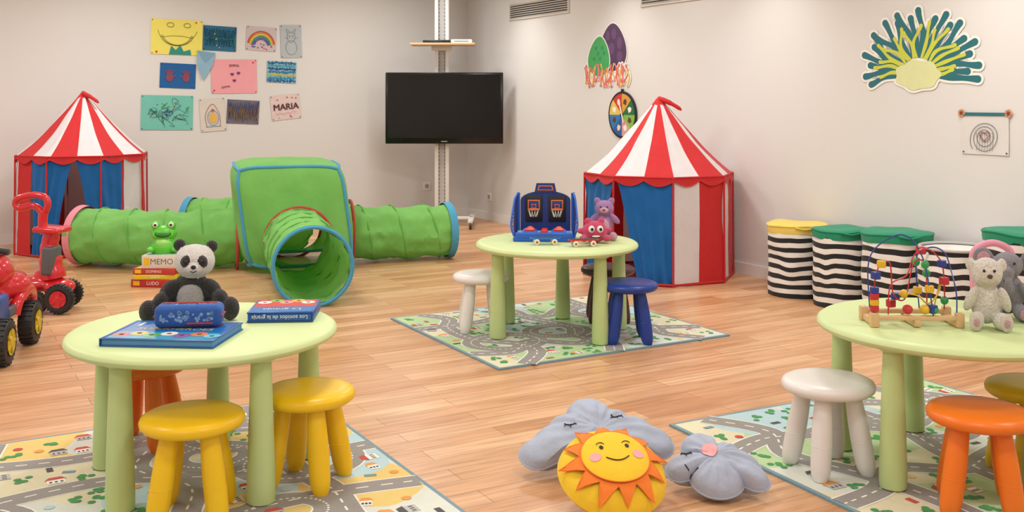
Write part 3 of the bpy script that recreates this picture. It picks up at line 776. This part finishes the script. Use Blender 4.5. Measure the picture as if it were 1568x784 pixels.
def two(name,M,w,d,h,c,pg,deco):
    b=Build(); b.add(box(w*.98,d*.96,h*.7,.001),mat('book_pages_'+pg[1:],pg,rough=.8))
    for s_ in(-1,1): b.add(box(w,d,h*.14,.001),mat(name+c[1:],c,rough=.35),T(0,0,s_*h*.42))
    b.add(box(.004,d,h,.0015),mat(name+c[1:],c,rough=.35),T(-w/2,0,0)); deco(b,w,d,h*.49+.0004); b.finish(name,M=M)
two('activity_book',T(-1.045,3.165,TH+.0125)@RZ(-5),.35,.255,.024,'#1b5ea8','#5f93c8',dk1)
def dk2(b,w,d,z):
    b.add(rect(-w*.47,-d*.47,w*.47,d*.47,z),mat('cover_sky','#2a78c0',rough=.3)); b.add(rect(-w*.47,-d*.47,w*.47,d*.08,z+.0002),mat('cover_redx','#d23c34',rough=.3))
    for i in range(5): b.add(disc(.024,z+.0004+.0001*i,18,-w*.34+i*.037,-d*.25-.03*(i%2)),mat('cover_f%d'%i,['#f0e8da','#e6b25a','#e6a0a0','#8ac04a','#f0f0ea'][i],rough=.3)); b.add(disc(.007,z+.0011,10,-w*.34+i*.037,-d*.25-.03*(i%2)),ink1)
    addtext(b,'La granja',.036,mat('cover_white','#efece6',rough=.3),T(0,d*.28,z+.0006)@RZ(0))
    b.add(rect(-w*.48,-.0105,w*.48,.0105,0),mat('farm_spine','#1d56a8',rough=.35),T(0,d/2+.0006,0)@RZ(180)@RX(90))
    addtext(b,'Los sonidos de la granja',.019,mat('cover_white','#efece6',rough=.3),T(0,d/2+.0012,0)@RX(-90)@RZ(0))
two('farm_sounds_book',T(-.775,3.49,TH+.0185)@RZ(184),.215,.215,.034,'#1d56a8','#2a62b0',dk2)
b=Build(); pc=fab('pencil_case_blue','#2b5aa6',bump=.3,bscale=60); pc2=fab('pencil_case_print','#7fa6cf')
b.add(box(.205,.085,.07,.020,5),pc); b.add(tube([(-.085,.0,.0355),(0,0,.037),(.085,0,.0355)],.003,6),pl('zip_red','#b9322c'))
for x in(-.1035,.1035): b.add(tube([(x,q*.03,.0) for q in(-1,-.5,0,.5,1)],.003,6),pl('zip_red','#b9322c'))
b.add(tube([(.0,-.044,-.02),(.08,-.044,-.02)],.0028,6),pl('zip_red','#b9322c'))
random.seed(2)
for i in range(46):
    x=random.uniform(-.082,.082); zt=random.uniform(-.013,.015)
    b.add(disc(random.uniform(.003,.006),0,8),pc2,T(x,-.0429,zt)@RX(90))
    b.add(disc(random.uniform(.003,.005),0,8),pc2,T(random.uniform(-.07,.07),random.uniform(-.018,.018),.0353))
b.finish('pencil_case',loc=(-1.015,3.225,TH+.025+.0355),rot=radians(6))

# ------------------------------------------------------------ table 2 objects
b=Build(); nb=pl('toy_navy','#1b357e'); bb=pl('toy_blue','#1f5fc8'); og=pl('toy_orange','#e8762a'); rdp=pl('toy_red','#d0302c'); yp=pl('toy_yellow','#ecc12e')
b.add(box(.30,.26,.022,.006),bb,T(0,0,.014)); b.add(box(.27,.12,.02,.006),pl('toy_lightblue','#8fb8dc'),T(0,-.06,.03)@RX(8)); b.add(box(.28,.03,.03,.006),bb,T(0,-.118,.035)); b.add(box(.03,.10,.04,.006),rdp,T(0,-.075,.045))
for x in(-.07,.07): b.add(box(.07,.05,.02,.005),bb,T(x,-.1,.05)@RX(15)); b.add(box(.05,.03,.012,.004),rdp,T(x,-.1,.062)@RX(15)); b.add(ell(.02),og,T(x,-.045,.055))
arch=[(-.125,0),(.125,0),(.125,.17)]+[(.125*cos(radians(q)),.17+.05*sin(radians(q))) for q in range(15,166,15)]+[(-.125,.17)]
b.add(prism(arch,-.006,.006),nb,T(0,.09,.03)@RX(90))
b.add(prism([(-.055,0),(.055,0),(.045,.05),(-.045,.05)],-.006,.006),nb,T(0,.085,.242)@RX(90)); b.add(prism([(-.04,.012),(.04,.012),(.034,.038),(-.034,.038)],-.007,.007),og,T(0,.083,.242)@RX(90))
b.add(prism([(-.034,.017),(.034,.017),(.029,.033),(-.029,.033)],-.008,.008),nb,T(0,.082,.242)@RX(90))
for x in(-.058,.058):
    b.add(box(.085,.006,.14,.003),black,T(x,.078,.155)); b.add(box(.06,.004,.055,.002),og,T(x,.074,.175)); b.add(box(.05,.004,.045,.001),nb,T(x,.0725,.175)); b.add(box(.024,.004,.02,.001),og,T(x,.071,.17)); b.add(box(.018,.004,.014,.001),nb,T(x,.07,.17))
    b.add(torus(.027,.003,24,8),og,T(x,.043,.155))
    for k in range(10):
        a=2*pi*k/10; b.add(tube([(x+.027*cos(a),.043+.027*sin(a),.155),(x+.016*cos(a+.3),.043+.016*sin(a+.3),.115)],.0012,5),white)
    b.add(tube([(x*2.3,.09,.02),(x*2.3,.09,.24)],.006,8),bb)
for sd in(-1,1):
    for k in range(13):
        t=k/12; b.add(tube([(sd*.14,.09-.2*t,.03),(sd*(.14+.02*t),.09-.2*t,.235-.13*t*t)],.0014,4),nb)
        z=.03+.0155*k; b.add(tube([(sd*.14,.09,z),(sd*.15,.09-.2*min(1,sqrt(max(0,(.235-z)/.13))),z)],.0014,4),nb)
    b.add(tube(catmull([(sd*.14,.09,.24),(sd*.15,-.01,.205),(sd*.16,-.11,.09),(sd*.145,-.12,.03)],6),.005,8),bb)
b.finish('tabletop_basketball_game',M=T(.175,5.44,TH+.0005)@RZ(-4)@S(1.08,.95,1),ground=TH+.0005)
fpk=fur('fur_hotpink','#dd3f73'); fpu=fur('fur_purple','#b283be'); fpl=fur('fur_lightpink','#e9b2c8')
b=Build(); blob(b,[((0,0,.06),(.066,.05,.058),fpk),((-.035,0,.115),(.018,.014,.018),fpk),((.035,0,.115),(.018,.014,.018),fpk),((-.06,-.03,.03),(.022,.03,.018),fpk),((.06,-.03,.03),(.022,.03,.018),fpk),((-.07,0,.065),(.022,.015,.015),fpk),((.07,0,.065),(.022,.015,.015),fpk)],.004,4)
for x in(-.022,.022): b.add(ell(.017,.01,.019,2),white,T(x,-.045,.078)); b.add(ell(.008,.005,.009,2),black,T(x+.002,-.054,.078))
b.add(ell(.028,.008,.012,2),pl('monster_mouth','#7a1030'),T(0,-.047,.038)); b.add(ell(.022,.006,.005,2),white,T(0,-.053,.043))
b.finish('pink_monster_plush_toy',loc=(.425,5.285,0),rot=radians(5),ground=TH+.0005)
b=Build(); blob(b,[((0,0,.085),(.045,.038,.065),fpu),((0,-.02,.08),(.03,.026,.045),fpl),((0,-.005,.175),(.05,.042,.042),fpu),((0,-.045,.166),(.022,.014,.015),fpl),((-.038,0,.214),(.018,.010,.018),fpu),((.038,0,.214),(.018,.010,.018),fpu),((-.055,-.015,.12),(.017,.016,.036),fpu,(0,45,0)),((.055,-.015,.12),(.017,.016,.036),fpu,(0,-45,0)),((-.035,-.03,.03),(.02,.042,.02),fpu),((.05,-.03,.03),(.02,.045,.02),fpu),((.05,-.07,.035),(.02,.012,.024),fpl)],.004,4)
for x in(-.017,.017): b.add(ell(.0045,.003,.0045,2),black,T(x,-.044,.184))
b.add(ell(.007,.004,.005,2),pl('nose_purple','#5f3a78'),T(0,-.06,.171))
b.finish('purple_teddy_bear',loc=(.49,5.43,0),rot=radians(-8),ground=TH+.0005)
def skate(x,y,rot,col):
    b=Build(); m=pl('deck_'+col[1:],col)
    out=[(.05*cos(t)+(.03 if cos(t)>0 else -.03),.024*sin(t)) for t in [2*pi*i/28 for i in range(28)]]
    b.add(prism(out,.03,.036),m); b.add(prism([(a*.9,c*.85) for a,c in out],.0361,.038),dgrey)
    for a in(-.045,.045):
        b.add(box(.012,.03,.01,.002),pl('truck_steel','#8a8a8c',metal=.8),T(a,0,.026)); b.add(tube([(a,-.022,.015),(a,.022,.015)],.003,8),dgrey)
        for s_ in(-1,1): b.add(lathe([(0,-.006),(.012,-.006),(.015,-.003),(.015,.003),(.012,.006),(0,.006)],20),pl('wheel_cream','#e2ddd0'),T(a,s_*.024,.015)@RX(90)); b.add(disc(.006,0,12),og,T(a,-.0305,.015)@RX(90))
    b.finish('toy_skateboard',loc=(x,y,0),rot=rot,ground=TH+.0005)
skate(.17,5.225,radians(4),'#2a7ad0'); skate(.36,5.16,radians(10),'#c9302c')

# ------------------------------------------------------------ table 3 objects
b=Build(); wood=mat('beadmaze_wood','#d8b384',rough=.5,var=.12,vscale=25)
for y in(-.055,.055): b.add(box(.31,.022,.014,.003),wood,T(0,y,.03))
for x in(-.145,0,.145): b.add(box(.024,.135,.022,.004),wood,T(x,0,.014))
for x in(-.15,.15):
    for y in(-.055,.055): b.add(box(.028,.028,.045,.004),wood,T(x,y,.0235))
wr=pl('wire_red','#c22f3a',rough=.3); wb=pl('wire_blue','#2a3f92',rough=.3); wy=pl('wire_yellow','#e0b52a',rough=.3); wgn=pl('wire_green','#2f9a5a',rough=.3)
wires=[(wr,[(-.15,-.05,.04),(-.14,-.05,.17),(-.09,-.04,.2),(-.07,-.02,.1),(-.02,0,.08),(.01,0,.19),(.06,.02,.18),(.07,.03,.03)]),
 (wb,[(-.13,.05,.04),(-.13,.05,.2),(-.05,.04,.27),(.0,.0,.27),(.04,-.02,.2),(.05,-.05,.1),(.06,-.055,.03)]),
 (wb,[(.05,.05,.04),(.04,.05,.2),(.09,.05,.235),(.14,.05,.22),(.155,.03,.17),(.15,-.03,.1),(.14,-.055,.03)]),
 (wr,[(-.1,-.055,.04),(-.09,-.05,.13),(-.03,-.04,.16),(.0,-.03,.22),(.05,-.02,.24),(.1,-.02,.2),(.12,.0,.12),(.14,.05,.03)]),
 (wy,[(-.06,.05,.04),(-.05,.0,.09),(.0,-.05,.1),(.05,-.03,.07),(.1,.0,.1),(.12,.03,.14),(.1,.05,.03)])]
bc=[wr,wb,wy,wgn]
for wi,(m,pts) in enumerate(wires):
    P_=catmull(pts,10); b.add(tube(P_,.0024,8),m)
    for k in range(3 if wi else 4):
        j=(4+k*5) if k<3 else len(P_)-9
        if wi%2: j=len(P_)-6-k*7
        p=P_[j]; m2=bc[(wi+k)%4]
        if (k+wi)%3==0: b.add(ell(.014),m2,T(*p))
        elif (k+wi)%3==1: b.add(box(.026,.026,.024,.003),m2,T(*p)@RZ(20))
        else: b.add(lathe([(0,-.01),(.015,-.01),(.016,0),(.015,.01),(0,.01)],20),m2,T(*p))
for k,m in enumerate((wr,wy,wr,wb)): b.add(lathe([(0,-.009),(.015,-.009),(.016,0),(.015,.009),(0,.009)],20),m,T(-.147,-.05,.058+.019*k))
for x,m in((-.03,wr),(.03,wy),(.06,wgn)): b.add(ell(.018,.018,.015),m,T(x,-.05,.055))
b.finish('bead_maze_toy',M=T(1.312,3.37,0)@RZ(-2)@S(.91,1,1.04),ground=TH+.0005)
fsh=fur('fur_sheep','#e2ddd3',bump=1.2,bscale=120,var=.15); fsf=fur('fur_sheepface','#e8ded0',var=.1); fel=fur('fur_elephant','#94929b'); fsp=fur('fur_pinktoe','#dba3b0')
b=Build(); blob(b,[((0,0,.08),(.055,.045,.068),fsh),((0,-.01,.175),(.056,.045,.05),fsh),((0,-.05,.165),(.032,.018,.024),fsf),((-.055,0,.2),(.018,.01,.022),fsh),((.055,0,.2),(.018,.01,.022),fsh),
 ((-.058,-.03,.095),(.019,.02,.048),fsh,(20,25,0)),((.058,-.03,.095),(.019,.02,.048),fsh,(20,-25,0)),((-.042,-.05,.03),(.026,.05,.028),fsh,(0,0,-12)),((.042,-.05,.03),(.026,.05,.028),fsh,(0,0,12)),((-.052,-.09,.032),(.024,.014,.030),fsf),((.052,-.09,.032),(.024,.014,.030),fsf)],.004,3)
for x in(-.018,.018): b.add(ell(.005,.003,.005,2),black,T(x,-.057,.188))
b.add(ell(.010,.005,.007,2),pl('nose_brown','#4a3630'),T(0,-.069,.172))
for x in(-.052,.052): b.add(ell(.011,.003,.013,2),fsp,T(x,-.104,.032))
b.finish('lamb_plush_toy',M=T(1.537,3.32,0)@RZ(-14)@S(.86,.9,1.02),ground=TH+.0005)
b=Build(); blob(b,[((0,0,.085),(.055,.048,.07),fel),((0,-.01,.18),(.048,.044,.046),fel),((0,-.06,.155),(.018,.02,.03),fel,(35,0,0)),((0,-.078,.12),(.014,.014,.03),fel),((-.072,.005,.195),(.034,.011,.042),fel,(0,-15,0)),((.072,.005,.195),(.034,.011,.042),fel,(0,15,0)),
 ((-.055,-.03,.095),(.018,.02,.042),fel,(20,30,0)),((.055,-.03,.095),(.018,.02,.042),fel,(20,-30,0)),((-.042,-.05,.03),(.026,.05,.028),fel,(0,0,-12)),((.042,-.05,.03),(.026,.05,.028),fel,(0,0,12))],.004,3)
for x in(-.072,.072): b.add(ell(.023,.005,.03,2),fsp,T(x,-.006,.195))
for x in(-.019,.019): b.add(ell(.0045,.003,.0045,2),black,T(x,-.053,.193))
for x in(-.05,.05): b.add(ell(.018,.004,.02,2),fsp,T(x,-.098,.032))
b.finish('elephant_plush_toy',loc=(1.675,3.465,0),rot=radians(-22),ground=TH+.0005)
b=Build(); pkp=pl('pink_plastic','#e59bb4'); b.add(lathe([(0,0),(.05,0),(.062,.015),(.066,.11),(.062,.125),(.045,.135),(0,.14)],32),pkp); b.add(tube(catmull([(-.06,0,.12),(-.055,0,.175),(0,0,.20),(.055,0,.175),(.06,0,.12)],6),.011,10),pkp)
b.add(disc(.022,.1412),white)
b.finish('pink_toy_bucket',M=T(1.70,3.625,0)@S(1.15,1,1.15),ground=TH+.0005)

# ------------------------------------------------------------ board games stack + frog
def game(x,y,z,w,d,h,c,side,rot,txt):
    b=Build(); b.add(box(w,d,h,.003),mat('game_'+c[1:],c,rough=.4)); b.add(rect(-w*.46,-d*.46,w*.46,d*.46,h/2+.0004),mat('game_'+side[1:],side,rough=.4))
    addtext(b,txt,h*.62,mat('cover_white','#efece6',rough=.3) if c!='#dcd6cc' else mat('game_ink','#6a6660',rough=.5),T(0,-d/2-.0006,0)@RX(90)); b.add(rect(-w*.45,-h*.3,-w*.3,h*.3,.0),yp,T(0,-d/2-.0004,0)@RX(90))
    b.finish('board_game_box',loc=(x,y,z+h/2),rot=radians(rot))
gx,gy=-2.335,6.83
game(gx,gy,.0005,.30,.27,.05,'#b8322c','#d9a23a',-6,'LUDO'); game(gx-.01,gy,.051,.28,.26,.03,'#d8c93a','#c23a34',4,'BINGO'); game(gx-.005,gy,.0815,.28,.25,.04,'#c23a34','#e6c84a',-3,'DOMINO'); game(gx+.035,gy,.122,.26,.24,.085,'#dcd6cc','#c8d8d0',2,'MEMO')
b=Build(); fg=pl('frog_green','#5fc63a',rough=.35); fgl=pl('frog_light','#9fe070',rough=.35)
b.add(lathe([(0,0),(.075,0),(.085,.02),(.085,.05),(.07,.075),(.05,.08)],32),fg)
blob(b,[((0,0,.06),(.08,.07,.05),fg),((0,-.0,.13),(.085,.065,.055),fg),((-.05,-.02,.185),(.03,.028,.03),fg),((.05,-.02,.185),(.03,.028,.03),fg),((-.075,-.05,.03),(.03,.045,.02),fg),((.075,-.05,.03),(.03,.045,.02),fg),((0,-.02,.07),(.055,.06,.04),fgl)],.005,4)
for x in(-.05,.05): b.add(ell(.018,.01,.018,2),white,T(x,-.042,.19)); b.add(ell(.009,.006,.009,2),black,T(x,-.05,.19))
b.add(ell(.06,.03,.02,2),pl('frog_mouth','#2f7a2a'),T(0,-.045,.125)); b.add(torus(.05,.006,30,8),fg,T(0,-.055,.128)@RX(70)@S(1.2,.5,1))
b.finish('frog_toy',loc=(gx+.015,gy,0),rot=radians(10),ground=.2075)

# ------------------------------------------------------------ ride-on toys
rr_=pl('rideon_red','#cf2230',rough=.25,coat=.4); rb=pl('rideon_black','#222226',rough=.5); ry_=pl('rideon_yellow','#c9b02c',rough=.4); rg=pl('rideon_grey','#5a5c62',rough=.4); rbl=pl('rideon_blue','#1d4f9a',rough=.35)
def wheel(b,p,r,w,hub,n):
    M=T(*p)@n.to_track_quat('Z','Y').to_matrix().to_4x4()
    b.add(lathe([(0,-w/2),(r*.7,-w/2),(r*.93,-w*.42),(r,-w*.2),(r,w*.2),(r*.93,w*.42),(r*.7,w/2),(r*.62,w*.42),(0,w*.42)],36),rb,M)
    b.add(lathe([(0,w*.55),(r*.2,w*.55),(r*.28,w*.45),(r*.52,w*.43),(r*.58,w*.5)],28),hub,M)
    for k in range(5): a=2*pi*k/5; b.add(box(r*.32,r*.12,.012,.003),hub,M@T(r*.38*cos(a),r*.38*sin(a),w*.47)@RZ(math.degrees(a)))
    for k in range(24): a=2*pi*k/24; b.add(box(.008,.012,w*.8,.002),rb,M@T(r*cos(a),r*sin(a),0)@RZ(math.degrees(a)))
b=Build()
blob(b,[((0,0,.15),(.16,.10,.05),rr_),((.13,0,.13),(.085,.10,.048),rr_),((-.16,0,.17),(.08,.09,.05),rr_),((.06,0,.2),(.08,.07,.05),rr_)],.008,6)
b.add(tube(catmull([(.09,0,.18),(.075,0,.28),(.07,0,.38),(.09,0,.45)],6),[.07]*4+[.062]*4+[.052]*4+[.046]*4+[.042]*3,16),rr_,S(1,1.15,1))
b.add(box(.16,.17,.032,.014,3),rr_,T(.085,0,.465)@RY(4)); b.add(box(.06,.12,.16,.012,3),rg,T(.095,-.03,.29)@RY(4))
b.add(tube(catmull([(.04,0,.44),(.025,0,.50),(.03,0,.56)],6),.026,12),rr_)
b.add(tube(catmull([(.03,0,.555),(.055,0,.60),(.045,0,.645),(-.01,0,.662),(-.08,0,.655),(-.135,0,.635),(-.14,0,.60),(-.11,0,.585),(-.04,0,.60),(.0,0,.585)],6,True),.019,12),rr_)
for s_ in(-1,1): b.add(tube([(.12,s_*.08,.12),(.17,s_*.11,.10)],.02,10),rg)
for p in((.19,-.11,.082),(-.14,-.11,.078)): wheel(b,p,.082,.05,rr_,Vector((.15,-1,0)).normalized())
for p in((.13,.10,.078),(-.14,.11,.078)): wheel(b,p,.078,.045,rr_,Vector((-.15,1,0)).normalized())
wheel(b,(.06,-.125,.06),.06,.04,rg,Vector((0,-1,0)))
b.finish('ride_on_push_car',loc=(-2.76,5.97,0),rot=radians(-6),ground=.0005)
b=Build()
blob(b,[((0,0,.24),(.28,.11,.07),rr_),((-.17,.03,.30),(.12,.15,.08),rr_),((-.10,.02,.38),(.12,.10,.09),rr_),((.18,0,.27),(.13,.14,.08),rr_),((.05,0,.34),(.1,.08,.07),rr_),((0,0,.15),(.22,.10,.05),rg)],.008,6)
b.add(box(.2,.16,.04,.018,4),rg,T(-.12,0,.475)@RY(-8)); b.add(tube([(.12,0,.30),(.10,0,.44),(.08,0,.5)],.02,12),rb)
b.add(tube([(.09,-.15,.5),(.08,-.05,.52),(.08,.05,.52),(.09,.15,.5)],.014,12),rb)
for s_ in(-1,1):
    b.add(box(.24,.05,.13,.02,3),rbl,T(.14,s_*.115,.235)); b.add(box(.16,.03,.05,.012,3),rg,T(-.05,s_*.13,.20)); b.add(ell(.03),ry_,T(.295,s_*.05,.28))
    b.add(tube(catmull([(-.36,s_*.13,.16),(-.33,s_*.14,.235),(-.22,s_*.15,.27),(-.11,s_*.14,.235),(-.08,s_*.13,.17)],6),.028,12),rr_)
for x in(-.22,.22):
    for s_ in(-1,1): wheel(b,(x,s_*.165,.105),.105,.08,ry_,Vector((.0,s_,0)))
b.finish('ride_on_tractor',loc=(-2.545,4.90,0),rot=radians(-80),ground=.0005)

# ------------------------------------------------------------ lights
LC=(1.0,.985,.955)
def area(p,e,size,col=LC):
    l=bpy.data.lights.new('ceiling_downlight','AREA'); l.shape='DISK'; l.size=size; l.energy=e; l.color=col
    o=bpy.data.objects.new('ceiling_downlight',l); o.location=p; scene.collection.objects.link(o)
for iu in range(5):
    for iv in range(3):
        p=RP(1.3+iv*2.3,1.3+iu*2.45,H-.03); area(p,(22 if iu<3 else 18),.5)
for s_ in (1.3,2.9,4.6,6.4,8.2):
    l=bpy.data.lights.new('wall_spotlight','SPOT'); l.energy=30; l.spot_size=radians(100); l.spot_blend=1; l.shadow_soft_size=.06; l.color=(1,.97,.92)
    o=bpy.data.objects.new('wall_spotlight',l); o.location=RP(.5,s_,H-.02); o.rotation_euler=(Vector((-V.x*.15,-V.y*.15,-1))).to_track_quat('-Z','Y').to_euler(); scene.collection.objects.link(o)
w=bpy.data.worlds.new('world'); scene.world=w; w.use_nodes=True; w.node_tree.nodes['Background'].inputs[0].default_value=(.9,.92,1,1); w.node_tree.nodes['Background'].inputs[1].default_value=.3
# ------------------------------------------------------------ camera
cd=bpy.data.cameras.new('camera'); cd.sensor_width=36; cd.lens=36; cd.shift_y=-.1515; cd.clip_end=60
co=bpy.data.objects.new('camera',cd); co.location=(0,0,1.22); co.rotation_euler=(radians(90),0,0); scene.collection.objects.link(co); scene.camera=co
